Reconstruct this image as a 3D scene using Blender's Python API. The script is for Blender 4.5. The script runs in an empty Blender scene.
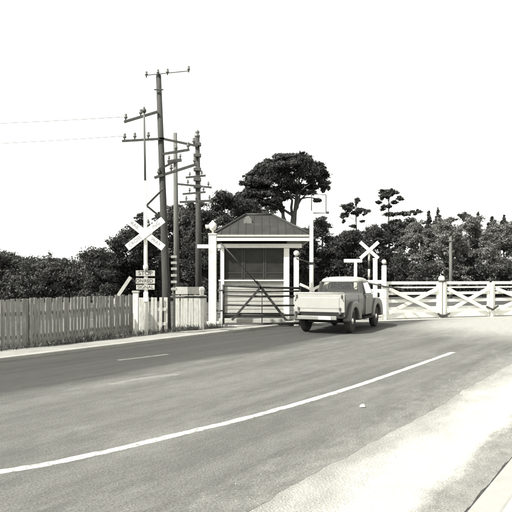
import bpy, math, random
import numpy as np
from mathutils import Vector, Matrix

R = math.radians
rnd = random.Random(7)
sc = bpy.context.scene
col = sc.collection

# ------------------------------------------------------------------ camera
F, H, HY = 600.0, 1.6, 279.0          # focal length in photo pixels, eye height, horizon row
cam = bpy.data.cameras.new('camera')
cam.sensor_width = 36.0
cam.lens = 36.0 * F / 512.0
cam.shift_y = (HY - 256.0) / 512.0
cam.clip_start, cam.clip_end = 0.1, 12000
camo = bpy.data.objects.new('camera', cam)
camo.location = (0, 0, H)
camo.rotation_euler = (R(90), 0, 0)
col.objects.link(camo)
sc.camera = camo

# ------------------------------------------------------------------ sky, sun, exposure
SUN = Vector((-0.80, -0.60, 1.02)).normalized()       # towards the sun
elev = math.asin(SUN.z)
azim = math.atan2(SUN.x, SUN.y)
world = bpy.data.worlds.new('World')
sc.world = world
world.use_nodes = True
wn, wl = world.node_tree.nodes, world.node_tree.links
wn.clear()
sky = wn.new('ShaderNodeTexSky'); sky.sky_type = 'NISHITA'; sky.sun_disc = False
sky.sun_elevation = elev; sky.sun_rotation = azim % (2 * math.pi)
sky.dust_density = 1.0
sep = wn.new('ShaderNodeSeparateColor'); wl.new(sky.outputs[0], sep.inputs[0])
# monochrome film without a filter: it sees mostly the blue of the sky
mix = wn.new('ShaderNodeMath'); mix.operation = 'MULTIPLY_ADD'
wl.new(sep.outputs['Green'], mix.inputs[0]); mix.inputs[1].default_value = 0.38
m2 = wn.new('ShaderNodeMath'); m2.operation = 'MULTIPLY'
wl.new(sep.outputs['Blue'], m2.inputs[0]); m2.inputs[1].default_value = 0.62
wl.new(m2.outputs[0], mix.inputs[2])
tint = wn.new('ShaderNodeVectorMath'); tint.operation = 'SCALE'
tint.inputs[0].default_value = (1.0, 1.0, 0.955)
wl.new(mix.outputs[0], tint.inputs['Scale'])
bg = wn.new('ShaderNodeBackground'); bg.inputs['Strength'].default_value = 0.15
wl.new(tint.outputs[0], bg.inputs['Color'])
wo = wn.new('ShaderNodeOutputWorld'); wl.new(bg.outputs[0], wo.inputs['Surface'])

sun = bpy.data.lights.new('sun', 'SUN')
sun.energy = 4.0; sun.angle = R(0.6); sun.color = (1.0, 0.99, 0.94)
suno = bpy.data.objects.new('sun', sun)
suno.rotation_euler = SUN.to_track_quat('Z', 'Y').to_euler()
suno.location = (-20, -15, 30)
col.objects.link(suno)

vs = sc.view_settings
vs.view_transform = 'Standard'; vs.look = 'None'; vs.gamma = 1.0; vs.use_curve_mapping = False
vs.exposure = 1.3

# ------------------------------------------------------------------ pixel helpers (photo pixel -> place)
def xa(px, D): return (px - 256.0) * D / F
def za(py, D): return H + (HY - py) * D / F
def gd(px, py):
    D = F * H / (py - HY)
    return Vector((xa(px, D), D, 0.0))

# the road's own frame: s along it, t across it from the far kerb towards the camera
RA = R(34.0)
RO = Vector((-1.17, 17.1, 0))
RU = Vector((math.sin(RA), math.cos(RA), 0))
RN = Vector((math.cos(RA), -math.sin(RA), 0))
def st(s, t, z=0.0):
    p = RO + RU * s + RN * t
    return Vector((p.x, p.y, z))

# ------------------------------------------------------------------ materials (monochrome, as the film)
def g(v, w=0.90): return (v, v * 0.99, v * w, 1)
MATS = {}
def mat(name, v, rough=0.75, var=0.15, scale=6.0, bump=0.0, bscale=60.0, stretch=(1, 1, 1), metal=0.0, spec=0.3, dirt=0.0, dirtv=0.08, dscale=2.5):
    if name in MATS: return MATS[name]
    m = bpy.data.materials.new(name); m.use_nodes = True
    n, l = m.node_tree.nodes, m.node_tree.links
    b = n['Principled BSDF']
    b.inputs['Roughness'].default_value = rough
    b.inputs['Metallic'].default_value = metal
    b.inputs['Specular IOR Level'].default_value = spec
    tc = n.new('ShaderNodeTexCoord'); mp = n.new('ShaderNodeMapping')
    mp.inputs['Scale'].default_value = stretch
    l.new(tc.outputs['Object'], mp.inputs[0])
    oi = n.new('ShaderNodeObjectInfo')
    off = n.new('ShaderNodeVectorMath'); off.operation = 'ADD'
    sc_ = n.new('ShaderNodeVectorMath'); sc_.operation = 'SCALE'; sc_.inputs[0].default_value = (37, 19, 53)
    l.new(oi.outputs['Random'], sc_.inputs['Scale'])
    l.new(mp.outputs[0], off.inputs[0]); l.new(sc_.outputs[0], off.inputs[1])
    no = n.new('ShaderNodeTexNoise'); no.inputs['Scale'].default_value = scale; no.inputs['Detail'].default_value = 6
    no.inputs['Roughness'].default_value = 0.65
    l.new(off.outputs[0], no.inputs['Vector'])
    cr = n.new('ShaderNodeValToRGB')
    cr.color_ramp.elements[0].position = 0.3; cr.color_ramp.elements[1].position = 0.7
    cr.color_ramp.elements[0].color = g(v * (1 - var)); cr.color_ramp.elements[1].color = g(min(v * (1 + var), 0.85))
    l.new(no.outputs['Fac'], cr.inputs[0])
    out = cr.outputs[0]
    if dirt > 0:
        n2 = n.new('ShaderNodeTexNoise'); n2.inputs['Scale'].default_value = dscale; n2.inputs['Detail'].default_value = 8
        n2.inputs['Roughness'].default_value = 0.7
        l.new(off.outputs[0], n2.inputs['Vector'])
        r2 = n.new('ShaderNodeMapRange'); r2.inputs[1].default_value = 0.52; r2.inputs[2].default_value = 0.72
        r2.inputs[4].default_value = dirt
        l.new(n2.outputs['Fac'], r2.inputs[0])
        mx = n.new('ShaderNodeMix'); mx.data_type = 'RGBA'
        l.new(r2.outputs[0], mx.inputs[0]); l.new(out, mx.inputs[6]); mx.inputs[7].default_value = g(dirtv)
        out = mx.outputs[2]
    l.new(out, b.inputs['Base Color'])
    if bump > 0:
        nb = n.new('ShaderNodeTexNoise'); nb.inputs['Scale'].default_value = bscale; nb.inputs['Detail'].default_value = 4
        l.new(off.outputs[0], nb.inputs['Vector'])
        bp = n.new('ShaderNodeBump'); bp.inputs['Strength'].default_value = bump; bp.inputs['Distance'].default_value = 0.02
        l.new(nb.outputs['Fac'], bp.inputs['Height']); l.new(bp.outputs[0], b.inputs['Normal'])
    MATS[name] = m
    return m

def leafmat(name, v, var=0.45, scale=0.9):
    m = bpy.data.materials.new(name); m.use_nodes = True
    n, l = m.node_tree.nodes, m.node_tree.links
    b = n['Principled BSDF']; b.inputs['Roughness'].default_value = 0.6; b.inputs['Specular IOR Level'].default_value = 0.25
    geo = n.new('ShaderNodeNewGeometry')
    no = n.new('ShaderNodeTexNoise'); no.inputs['Scale'].default_value = scale; no.inputs['Detail'].default_value = 3
    l.new(geo.outputs['Position'], no.inputs['Vector'])
    ad = n.new('ShaderNodeMath'); ad.operation = 'MULTIPLY_ADD'
    l.new(geo.outputs['Random Per Island'], ad.inputs[0]); ad.inputs[1].default_value = 0.5
    l.new(no.outputs['Fac'], ad.inputs[2])
    cr = n.new('ShaderNodeValToRGB')
    cr.color_ramp.elements[0].position = 0.45; cr.color_ramp.elements[1].position = 1.1
    cr.color_ramp.elements[0].color = g(v * (1 - var), .92); cr.color_ramp.elements[1].color = g(v * (1 + var), .92)
    l.new(ad.outputs[0], cr.inputs[0]); l.new(cr.outputs[0], b.inputs['Base Color'])
    tr = n.new('ShaderNodeBsdfTranslucent'); l.new(cr.outputs[0], tr.inputs[0])
    ms = n.new('ShaderNodeMixShader'); ms.inputs[0].default_value = 0.15
    l.new(b.outputs[0], ms.inputs[1]); l.new(tr.outputs[0], ms.inputs[2])
    l.new(ms.outputs[0], n['Material Output'].inputs['Surface'])
    return m

def glassmat():
    m = bpy.data.materials.new('window glass'); m.use_nodes = True
    n, l = m.node_tree.nodes, m.node_tree.links
    n.remove(n['Principled BSDF'])
    t = n.new('ShaderNodeBsdfTransparent'); t.inputs[0].default_value = (.86, .87, .83, 1)
    gl = n.new('ShaderNodeBsdfGlossy'); gl.inputs['Roughness'].default_value = 0.03
    fr = n.new('ShaderNodeFresnel'); fr.inputs[0].default_value = 1.5
    ms = n.new('ShaderNodeMixShader')
    l.new(fr.outputs[0], ms.inputs[0]); l.new(t.outputs[0], ms.inputs[1]); l.new(gl.outputs[0], ms.inputs[2])
    l.new(ms.outputs[0], n['Material Output'].inputs['Surface'])
    return m
GLASS = glassmat()

# ------------------------------------------------------------------ mesh builder
class MB:
    def __init__(s): s.v = []; s.f = []
    def add(s, vs_, fs):
        o = len(s.v); s.v += [tuple(v) for v in vs_]; s.f += [tuple(i + o for i in f) for f in fs]; return s
    def box(s, c, d, rz=0.0, M=None):
        x, y, z = d[0] / 2, d[1] / 2, d[2] / 2
        p = [Vector(q) for q in ((-x,-y,-z),(x,-y,-z),(x,y,-z),(-x,y,-z),(-x,-y,z),(x,-y,z),(x,y,z),(-x,y,z))]
        m = Matrix.Translation(c) @ (M if M else Matrix.Rotation(rz, 4, 'Z'))
        return s.add([m @ q for q in p], ((0,3,2,1),(4,5,6,7),(0,1,5,4),(1,2,6,5),(2,3,7,6),(3,0,4,7)))
    def bar(s, a, b, w, h, up=(0, 0, 1)):
        a, b = Vector(a), Vector(b); d = b - a; L = d.length
        q = d.to_track_quat('Y', 'Z').to_matrix().to_4x4() if abs(d.normalized().z) < .999 else Matrix.Rotation(R(90), 4, 'X')
        return s.box((a + b) / 2, (w, L, h), M=q)
    def tube(s, pts, r, n=8, cap=True):
        pts = [Vector(p) for p in pts]
        rs = r if isinstance(r, (list, tuple)) else [r] * len(pts)
        vs_, fs = [], []
        for i, p in enumerate(pts):
            d = (pts[min(i + 1, len(pts) - 1)] - pts[max(i - 1, 0)]).normalized()
            u = d.orthogonal().normalized() if i == 0 else (u - d * u.dot(d)).normalized()
            w = d.cross(u)
            for k in range(n):
                a = 2 * math.pi * k / n
                vs_.append(p + (u * math.cos(a) + w * math.sin(a)) * rs[i])
        for i in range(len(pts) - 1):
            for k in range(n):
                k2 = (k + 1) % n
                fs.append((i*n+k, i*n+k2, (i+1)*n+k2, (i+1)*n+k))
        if cap:
            fs.append(tuple(range(n))[::-1]); fs.append(tuple((len(pts)-1)*n + k for k in range(n)))
        return s.add(vs_, fs)
    def lathe(s, prof, n=16, M=None):                       # prof: (radius, z) from bottom to top
        vs_, fs = [], []
        for r, z in prof:
            for k in range(n):
                a = 2 * math.pi * k / n
                p = Vector((r * math.cos(a), r * math.sin(a), z)); vs_.append(M @ p if M else p)
        for i in range(len(prof) - 1):
            for k in range(n):
                k2 = (k + 1) % n; fs.append((i*n+k, i*n+k2, (i+1)*n+k2, (i+1)*n+k))
        fs.append(tuple(range(n))[::-1]); fs.append(tuple((len(prof)-1)*n + k for k in range(n)))
        return s.add(vs_, fs)
    def ball(s, c, r, n=14, sz=1.0):
        prof = [(max(r * math.sin(math.pi * i / 9), 0.001), -r * sz * math.cos(math.pi * i / 9)) for i in range(10)]
        return s.lathe(prof, n, Matrix.Translation(c))
    def prism(s, poly, a, b, axis='x'):                     # 2D outline pushed from a to b along axis
        n = len(poly)
        def P(q, e): return (e, q[0], q[1]) if axis == 'x' else ((q[0], e, q[1]) if axis == 'y' else (q[0], q[1], e))
        vs_ = [P(q, a) for q in poly] + [P(q, b) for q in poly]
        fs = [tuple(range(n)), tuple(range(2*n-1, n-1, -1))] + [(i, i+n, (i+1) % n + n, (i+1) % n) for i in range(n)]
        return s.add(vs_, fs)
    def loft(s, secs, close=True):
        n = len(secs[0]); vs_ = [p for q in secs for p in q]; fs = []
        for i in range(len(secs) - 1):
            for k in range(n):
                k2 = (k + 1) % n; fs.append((i*n+k, i*n+k2, (i+1)*n+k2, (i+1)*n+k))
        if close:
            fs.append(tuple(range(n))[::-1]); fs.append(tuple((len(secs)-1)*n + k for k in range(n)))
        return s.add(vs_, fs)
    def mesh(s, name, m):
        me = bpy.data.meshes.new(name); me.from_pydata(s.v, [], s.f)
        import bmesh
        bm = bmesh.new(); bm.from_mesh(me); bmesh.ops.recalc_face_normals(bm, faces=bm.faces); bm.to_mesh(me); bm.free()
        if m: me.materials.append(m)
        return me
    def build(s, name, m, parent=None, bevel=0.0, smooth=False, loc=None, rz=0.0, seg=2):
        o = bpy.data.objects.new(name, s.mesh(name, m)); col.objects.link(o)
        if parent: o.parent = parent
        if loc is not None: o.location = loc
        o.rotation_euler.z = rz
        if smooth:
            for p in o.data.polygons: p.use_smooth = True
        if bevel > 0:
            bv = o.modifiers.new('bevel', 'BEVEL'); bv.width = bevel; bv.segments = seg; bv.limit_method = 'ANGLE'; bv.angle_limit = R(35)
        return o

def link(name, me, parent, loc=(0, 0, 0), rz=0.0, scale=None):
    o = bpy.data.objects.new(name, me); col.objects.link(o); o.parent = parent; o.location = loc; o.rotation_euler.z = rz
    if scale: o.scale = scale
    return o
def tag(o, label=None, cat=None, group=None, kind=None):
    if label: o['label'] = label
    if cat: o['category'] = cat
    if group: o['group'] = group
    if kind: o['kind'] = kind
    return o
def thing(name, label, cat, loc, rz=0.0, group=None):
    o = bpy.data.objects.new(name, None); o.empty_display_size = .2; col.objects.link(o)
    o.location = loc; o.rotation_euler.z = rz
    return tag(o, label, cat, group)
def lettering(txt, size, parent, loc, rot, m, name='lettering', bold=0.0):
    cu = bpy.data.curves.new(name, 'FONT'); cu.body = txt; cu.size = size; cu.align_x = 'CENTER'; cu.align_y = 'CENTER'
    cu.extrude = 0.001; cu.offset = bold
    t = bpy.data.objects.new(name + '_source', cu); col.objects.link(t)
    dg = bpy.context.evaluated_depsgraph_get(); dg.update()
    me = bpy.data.meshes.new_from_object(t.evaluated_get(dg)); bpy.data.objects.remove(t); bpy.data.curves.remove(cu)
    me.materials.clear(); me.materials.append(m)
    o = bpy.data.objects.new(name, me); col.objects.link(o); o.parent = parent; o.location = loc; o.rotation_euler = rot
    return o

# ------------------------------------------------------------------ shared materials
M_white = mat('white weathered paint', .50, .6, .14, 14, dirt=.6, dirtv=.22, dscale=6, bump=.2, stretch=(3, 3, .8))
M_white2 = mat('dull white paint', .30, .7, .16, 12, dirt=.6, dirtv=.16, dscale=7, bump=.15)
M_bright = mat('fresh white paint', .64, .55, .08, 10, dirt=.4, dirtv=.34, dscale=5, bump=.12)
M_black = mat('black paint', .02, .5, .2, 10)
M_dark = mat('dark painted timber', .024, .6, .3, 12, bump=.1)
M_pole = mat('creosoted pole timber', .045, .85, .35, 4, bump=.5, bscale=40, stretch=(6, 6, .5))
M_greypole = mat('weathered grey timber', .10, .85, .3, 4, bump=.4, bscale=40, stretch=(6, 6, .5))
M_iron = mat('rusted iron', .06, .6, .3, 14, metal=.3)
M_ceramic = mat('glazed insulator', .10, .2, .2, 10, spec=.6)
M_conc = mat('pale concrete', .28, .85, .14, 2.5, bump=.25, bscale=90, dirt=.35, dirtv=.24, dscale=1.6)
M_bark = mat('tree bark', .07, .9, .35, 5, bump=.6, bscale=14, stretch=(3, 3, .6))

# ------------------------------------------------------------------ ground sheets
def groundmat():
    m = mat('dry grass and dirt', .055, .95, .45, .8, bump=.6, bscale=25, dirt=.6, dirtv=.10, dscale=.25)
    return m
gp = MB(); gp.add([(-5000, -3000, 0), (5000, -3000, 0), (5000, 9000, 0), (-5000, 9000, 0)], [(0, 1, 2, 3)])
tag(gp.build('ground', groundmat()), kind='structure')

def roadmat():
    m = bpy.data.materials.new('worn chip seal'); m.use_nodes = True
    n, l = m.node_tree.nodes, m.node_tree.links
    b = n['Principled BSDF']; b.inputs['Roughness'].default_value = .85; b.inputs['Specular IOR Level'].default_value = .3
    tc = n.new('ShaderNodeTexCoord'); sp = n.new('ShaderNodeSeparateXYZ'); l.new(tc.outputs['Object'], sp.inputs[0])
    def noise(scale, detail, stretch=(1, 1, 1), rough=.6):
        mp = n.new('ShaderNodeMapping'); mp.inputs['Scale'].default_value = stretch; l.new(tc.outputs['Object'], mp.inputs[0])
        x = n.new('ShaderNodeTexNoise'); x.inputs['Scale'].default_value = scale; x.inputs['Detail'].default_value = detail
        x.inputs['Roughness'].default_value = rough
        l.new(mp.outputs[0], x.inputs['Vector']); return x.outputs['Fac']
    def math_(op, a, bb, c=None):
        x = n.new('ShaderNodeMath'); x.operation = op
        for i, q in enumerate((a, bb, c)):
            if q is None: continue
            if isinstance(q, (int, float)): x.inputs[i].default_value = q
            else: l.new(q, x.inputs[i])
        return x.outputs[0]
    def mixc(f, a, bb):
        x = n.new('ShaderNodeMix'); x.data_type = 'RGBA'
        l.new(f, x.inputs[0])
        for i, q in ((6, a), (7, bb)):
            if isinstance(q, tuple): x.inputs[i].default_value = q
            else: l.new(q, x.inputs[i])
        return x.outputs[2]
    def ss(v, a, bb):
        x = n.new('ShaderNodeMapRange'); x.interpolation_type = 'SMOOTHSTEP'
        l.new(v, x.inputs[0]); x.inputs[1].default_value = a; x.inputs[2].default_value = bb; return x.outputs[0]
    t = sp.outputs['Y']; s_ = sp.outputs['X']
    wob = math_('MULTIPLY_ADD', noise(.7, 6, (.35, 1, 1)), 1.3, -.65)
    te = math_('ADD', math_('MULTIPLY', t, -1.0), wob)
    # seal tone: darker in the far lane (new), paler grey towards the camera (old)
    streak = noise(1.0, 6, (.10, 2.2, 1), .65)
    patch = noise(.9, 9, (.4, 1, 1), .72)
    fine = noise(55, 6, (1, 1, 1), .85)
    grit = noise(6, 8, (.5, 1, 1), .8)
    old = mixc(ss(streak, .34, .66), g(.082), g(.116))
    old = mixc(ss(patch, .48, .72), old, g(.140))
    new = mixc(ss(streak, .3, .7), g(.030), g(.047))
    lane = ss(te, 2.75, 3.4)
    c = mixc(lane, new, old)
    # sun bleached grit drifting in from the shoulder and on the approach to the rails
    edge = math_('ADD', te, math_('MULTIPLY_ADD', grit, 1.0, -.5))
    c = mixc(math_('MULTIPLY', ss(edge, 7.6, 8.35), .9), c, g(.17))
    appr = math_('ADD', math_('ADD', s_, math_('MULTIPLY', t, -.55)), math_('MULTIPLY_ADD', patch, 3.0, -1.5))
    c = mixc(math_('MULTIPLY', math_('MULTIPLY', ss(appr, 5.0, 10.5), ss(te, 2.6, 4.6)), .85), c, g(.29))
    # tar bands and cracks
    vo = n.new('ShaderNodeTexVoronoi'); vo.feature = 'DISTANCE_TO_EDGE'; vo.inputs['Scale'].default_value = .42
    mpv = n.new('ShaderNodeMapping'); mpv.inputs['Scale'].default_value = (.55, 1, 1)
    nv = n.new('ShaderNodeTexNoise'); nv.inputs['Scale'].default_value = 1.6; nv.inputs['Detail'].default_value = 5
    l.new(tc.outputs['Object'], nv.inputs['Vector'])
    va = n.new('ShaderNodeVectorMath'); va.operation = 'ADD'
    l.new(tc.outputs['Object'], va.inputs[0]); l.new(nv.outputs['Color'], va.inputs[1])
    l.new(va.outputs[0], mpv.inputs[0]); l.new(mpv.outputs[0], vo.inputs['Vector'])
    crk = math_('MULTIPLY', ss(math_('SUBTRACT', .006, vo.outputs['Distance']), 0.0, .004), math_('MULTIPLY', ss(patch, .5, .66), .28))
    c = mixc(crk, c, g(.06))
    sp2 = n.new('ShaderNodeMix'); sp2.data_type = 'RGBA'; sp2.blend_type = 'MULTIPLY'; sp2.inputs[0].default_value = 1
    l.new(c, sp2.inputs[6])
    fr = n.new('ShaderNodeMapRange'); fr.inputs[1].default_value = .38; fr.inputs[2].default_value = .62; fr.inputs[3].default_value = .5; fr.inputs[4].default_value = 1.5
    l.new(fine, fr.inputs[0])
    gr = n.new('ShaderNodeMapRange'); gr.inputs[1].default_value = .3; gr.inputs[2].default_value = .7; gr.inputs[3].default_value = .8; gr.inputs[4].default_value = 1.2
    l.new(grit, gr.inputs[0])
    l.new(math_('MULTIPLY', fr.outputs[0], gr.outputs[0]), sp2.inputs[7])
    l.new(sp2.outputs[2], b.inputs['Base Color'])
    bp = n.new('ShaderNodeBump'); bp.inputs['Strength'].default_value = .5; bp.inputs['Distance'].default_value = .012
    l.new(fine, bp.inputs['Height']); l.new(bp.outputs[0], b.inputs['Normal'])
    return m

RZ = math.atan2(RU.y, RU.x)          # object axis: local x = s, local y = -t
def strip(name, m, edge_a, edge_b, s0, s1, z, ds=.25, parent=None):
    """a sheet laid in the road frame between two edges t = edge(s)"""
    mb = MB(); n = int((s1 - s0) / ds)
    for i in range(n + 1):
        s = s0 + (s1 - s0) * i / n
        mb.v += [(s, -edge_a(s), 0), (s, -edge_b(s), 0)]
    mb.f = [(2*i, 2*i+1, 2*i+3, 2*i+2) for i in range(n)]
    o = mb.build(name, m, parent); o.location = (RO.x, RO.y, z); o.rotation_euler.z = RZ
    return o
def wobble(seed, amp, freq):
    r = random.Random(seed); ph = [(r.uniform(0, 6.28), freq * (1.7 ** k), amp / (1.5 ** k)) for k in range(5)]
    return lambda s: sum(a * math.sin(f * s + p) for p, f, a in ph)
w3 = wobble(9, .008, 9.0)
def shouldermat():
    m = mat('pale gravel', .38, .95, .13, 3.0, bump=.7, bscale=55, dirt=.55, dirtv=.24, dscale=1.6)
    n, l = m.node_tree.nodes, m.node_tree.links
    b = n['Principled BSDF']; src = b.inputs['Base Color'].links[0].from_socket
    tc = n.new('ShaderNodeTexCoord'); sp = n.new('ShaderNodeSeparateXYZ'); l.new(tc.outputs['Object'], sp.inputs[0])
    def nz(sc, st):
        mp = n.new('ShaderNodeMapping'); mp.inputs['Scale'].default_value = st; l.new(tc.outputs['Object'], mp.inputs[0])
        x = n.new('ShaderNodeTexNoise'); x.inputs['Scale'].default_value = sc; x.inputs['Detail'].default_value = 9; x.inputs['Roughness'].default_value = .7
        l.new(mp.outputs[0], x.inputs['Vector']); return x.outputs['Fac']
    a = n.new('ShaderNodeMath'); a.operation = 'MULTIPLY_ADD'; l.new(nz(2.2, (.35, 1, 1)), a.inputs[0]); a.inputs[1].default_value = 1.5; l.new(sp.outputs['Y'], a.inputs[2])
    r = n.new('ShaderNodeMapRange'); r.inputs[1].default_value = -8.0; r.inputs[2].default_value = -7.45; r.inputs[4].default_value = .85; l.new(a.outputs[0], r.inputs[0])
    mx = n.new('ShaderNodeMix'); mx.data_type = 'RGBA'; l.new(r.outputs[0], mx.inputs[0]); l.new(src, mx.inputs[6]); mx.inputs[7].default_value = g(.17)
    a2 = n.new('ShaderNodeMath'); a2.operation = 'MULTIPLY_ADD'; l.new(nz(3.0, (.5, 1, 1)), a2.inputs[0]); a2.inputs[1].default_value = -.55; l.new(sp.outputs['Y'], a2.inputs[2])
    r3 = n.new('ShaderNodeMapRange'); r3.inputs[1].default_value = -9.33; r3.inputs[2].default_value = -9.46; r3.inputs[4].default_value = .85; l.new(a2.outputs[0], r3.inputs[0])
    sil = n.new('ShaderNodeMapRange'); sil.inputs[1].default_value = .35; sil.inputs[2].default_value = .65; l.new(nz(7, (.7, 1, 1)), sil.inputs[0])
    sc2 = n.new('ShaderNodeMix'); sc2.data_type = 'RGBA'; l.new(sil.outputs[0], sc2.inputs[0]); sc2.inputs[6].default_value = g(.10); sc2.inputs[7].default_value = g(.19)
    mx3 = n.new('ShaderNodeMix'); mx3.data_type = 'RGBA'; l.new(r3.outputs[0], mx3.inputs[0]); l.new(mx.outputs[2], mx3.inputs[6]); l.new(sc2.outputs[2], mx3.inputs[7]); mx = mx3
    f = n.new('ShaderNodeMapRange'); f.inputs[1].default_value = .3; f.inputs[2].default_value = .7; f.inputs[3].default_value = .66; f.inputs[4].default_value = 1.34
    l.new(nz(60, (1, 1, 1)), f.inputs[0])
    mu = n.new('ShaderNodeMix'); mu.data_type = 'RGBA'; mu.blend_type = 'MULTIPLY'; mu.inputs[0].default_value = 1
    l.new(mx.outputs[2], mu.inputs[6]); l.new(f.outputs[0], mu.inputs[7]); l.new(mu.outputs[2], b.inputs['Base Color'])
    return m
w1, w2 = wobble(1, .05, .9), wobble(2, .05, 1.3)
tag(strip('shoulder', shouldermat(),
          lambda s: 7.6, lambda s: 9.6, -60, 90, .004), kind='structure')
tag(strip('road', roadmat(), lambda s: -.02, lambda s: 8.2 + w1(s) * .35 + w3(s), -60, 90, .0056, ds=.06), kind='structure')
# crossing apron of pale metal beyond the gates
ap = MB(); ap.add([(2.2, 21.6, .006), (9, 24.6, .006), (26, 27, .006), (34, 37, .006), (3.2, 33, .006), (1.0, 24, .006)], [(0, 1, 2, 3, 4, 5)])
tag(ap.build('gravel_yard', mat('yard gravel', .28, .95, .25, 1.0, bump=.6, bscale=35, dirt=.5, dirtv=.2, dscale=.6)), kind='structure')

# painted lines
M_line = mat('road paint', .42, .75, .25, 22, dirt=.85, dirtv=.13, dscale=14, bump=.3, bscale=70)
for nd in M_line.node_tree.nodes:
    if nd.type == 'MAP_RANGE': nd.inputs[1].default_value = .50; nd.inputs[2].default_value = .62
pts = [gd(-40, 478), gd(40, 466), gd(118, 449.5), gd(180, 434.5), gd(240, 420), gd(300, 403.5), gd(360, 385), gd(405, 369.5), gd(453, 352.5)]
def spline(P, k=10):
    out = []
    for i in range(len(P) - 1):
        p0, p1, p2, p3 = P[max(i-1, 0)], P[i], P[i+1], P[min(i+2, len(P)-1)]
        for j in range(k):
            u = j / k
            out.append(.5 * ((2*p1) + (-p0+p2)*u + (2*p0-5*p1+4*p2-p3)*u*u + (-p0+3*p1-3*p2+p3)*u**3))
    return out + [P[-1]]
def painted(name, P, w, m, z=.0070, seed=3, amp=.05):
    mb = MB(); Q = spline(P); r = random.Random(seed)
    for i, p in enumerate(Q):
        d = (Q[min(i+1, len(Q)-1)] - Q[max(i-1, 0)]).normalized(); nn = Vector((d.y, -d.x, 0))
        a, b_ = w/2 * (1 + r.uniform(-amp, amp)), w/2 * (1 + r.uniform(-amp, amp))
        mb.v += [tuple(p + nn*a + Vector((0, 0, z))), tuple(p - nn*b_ + Vector((0, 0, z)))]
    mb.f = [(2*i, 2*i+1, 2*i+3, 2*i+2) for i in range(len(Q)-1)]
    return mb.build(name, m)
tag(painted('road_line', pts, .115, M_line, amp=.16), kind='structure')
M_faint = mat('worn road paint', .15, .8, .25, 9, dirt=.8, dirtv=.10, dscale=5)
tag(painted('road_line', [gd(118, 360.5), gd(140, 358), gd(168, 354.5)], .10, M_faint, seed=5, amp=.2), kind='structure')
tag(painted('road_line', [gd(110, 385), gd(140, 379.5), gd(178, 374.5)], .17, mat('old pale seal', .15, .85, .15, 7, dirt=.6, dirtv=.15, dscale=4), seed=8, amp=.35), kind='structure')

# kerbs and footpaths
def kerb(name, t0, t1, s0, s1, h, m, ds=1.0):
    mb = MB(); n = int((s1 - s0) / ds)
    secs = []
    for i in range(n + 1):
        s = s0 + (s1 - s0) * i / n
        secs.append([(s, -t0, -.05), (s, -t1, -.05), (s, -t1, h), (s, -t0, h)])
    mb.loft(secs)
    o = mb.build(name, m, bevel=.02); o.location = (RO.x, RO.y, 0); o.rotation_euler.z = RZ
    return tag(o, kind='structure')
kerb('kerb', -.16, 0.0, -40, 5.2, .085, M_conc)
tag(strip('footpath', mat('footpath seal', .22, .9, .15, 2.2, bump=.4, bscale=60, dirt=.6, dirtv=.13, dscale=1.2),
          lambda s: -.90 + w2(s) * 1.8, lambda s: -.155, -40, 5.2, .08), kind='structure')
fp = MB(); fp.add([(xa(214, 20.6), 19.1, .074), (xa(300, 20), 20.6, .074), (xa(306, 21), 22.0, .074), (xa(200, 21.5), 21.6, .074), (xa(200, 19.4), 18.6, .074)], [(0, 1, 2, 3, 4)])
tag(fp.build('footpath', mat('hut apron concrete', .33, .9, .14, 2.0, bump=.3, bscale=70, dirt=.4, dirtv=.25, dscale=1.5)), kind='structure')
vb = strip('verge', mat('rank verge', .075, .95, .5, 2.5, bump=.8, bscale=30), lambda s: -9.0, lambda s: -.78, -40, 2.3, .068)
tag(vb, kind='structure')
tag(strip('gutter_line', mat('dark gutter line', .035, .95, .4, 12), lambda s: 9.422 + w1(s) * .05 + w3(s) * .6, lambda s: 9.458 + w2(s) * .10, -60, 60, .0070, ds=.06), kind='structure')  # thin dark line along the foot of the near kerb
kerb('kerb', 9.455, 9.66, -20, 60, .05, M_conc)
tag(strip('footpath', mat('near footpath', .38, .9, .10, 2.0, bump=.35, bscale=70, dirt=.3, dirtv=.33, dscale=1.5), lambda s: 9.655, lambda s: 13.0, -20, 60, .046), kind='structure')

# ------------------------------------------------------------------ foliage
nrg = np.random.default_rng(11)
def quad_mesh(name, V, m):
    """V: (n,4,3) leaf faces -> one mesh"""
    n = len(V); me = bpy.data.meshes.new(name)
    me.vertices.add(n * 4); me.vertices.foreach_set('co', V.astype(np.float32).ravel())
    me.loops.add(n * 4); me.loops.foreach_set('vertex_index', np.arange(n * 4, dtype=np.int32))
    me.polygons.add(n); me.polygons.foreach_set('loop_start', np.arange(0, n * 4, 4, dtype=np.int32))
    me.polygons.foreach_set('loop_total', np.full(n, 4, dtype=np.int32))
    me.update(calc_edges=True); me.materials.append(m)
    return me
def leaves(clusters, dens, size, asp=2.0, out=.55, shell=.45):
    dens, size = dens * 2.5, size * .52
    """clusters (n,6): centre, radii. Leaf faces spread through each, thicker towards its skin."""
    VV = []
    for c in clusters:
        c = np.array(c, float); k = max(12, int(dens * (c[3]*c[4]*c[5]) ** (2/3)))
        d = nrg.normal(size=(k, 3)); d /= np.linalg.norm(d, axis=1)[:, None]
        rr = nrg.random(k) ** shell * (1 + .18 * nrg.normal(size=k))
        p = c[:3] + d * rr[:, None] * c[3:]
        nn = d * out + nrg.normal(size=(k, 3)) * .6; nn[:, 2] += .25
        nn /= np.linalg.norm(nn, axis=1)[:, None]
        a = np.cross(nn, nrg.normal(size=(k, 3))); a /= np.linalg.norm(a, axis=1)[:, None]
        b = np.cross(nn, a)
        s = size * (.55 + .9 * nrg.random(k))[:, None]
        a = a * s * .5 * math.sqrt(asp); b = b * s * .5 / math.sqrt(asp)
        VV.append(np.stack([p - a, p - b * (.6 + .8 * nrg.random((k, 1))), p + a, p + b], 1))
    V = np.concatenate(VV)
    V[:, :, 2] = np.maximum(V[:, :, 2], .02)
    return V
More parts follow.
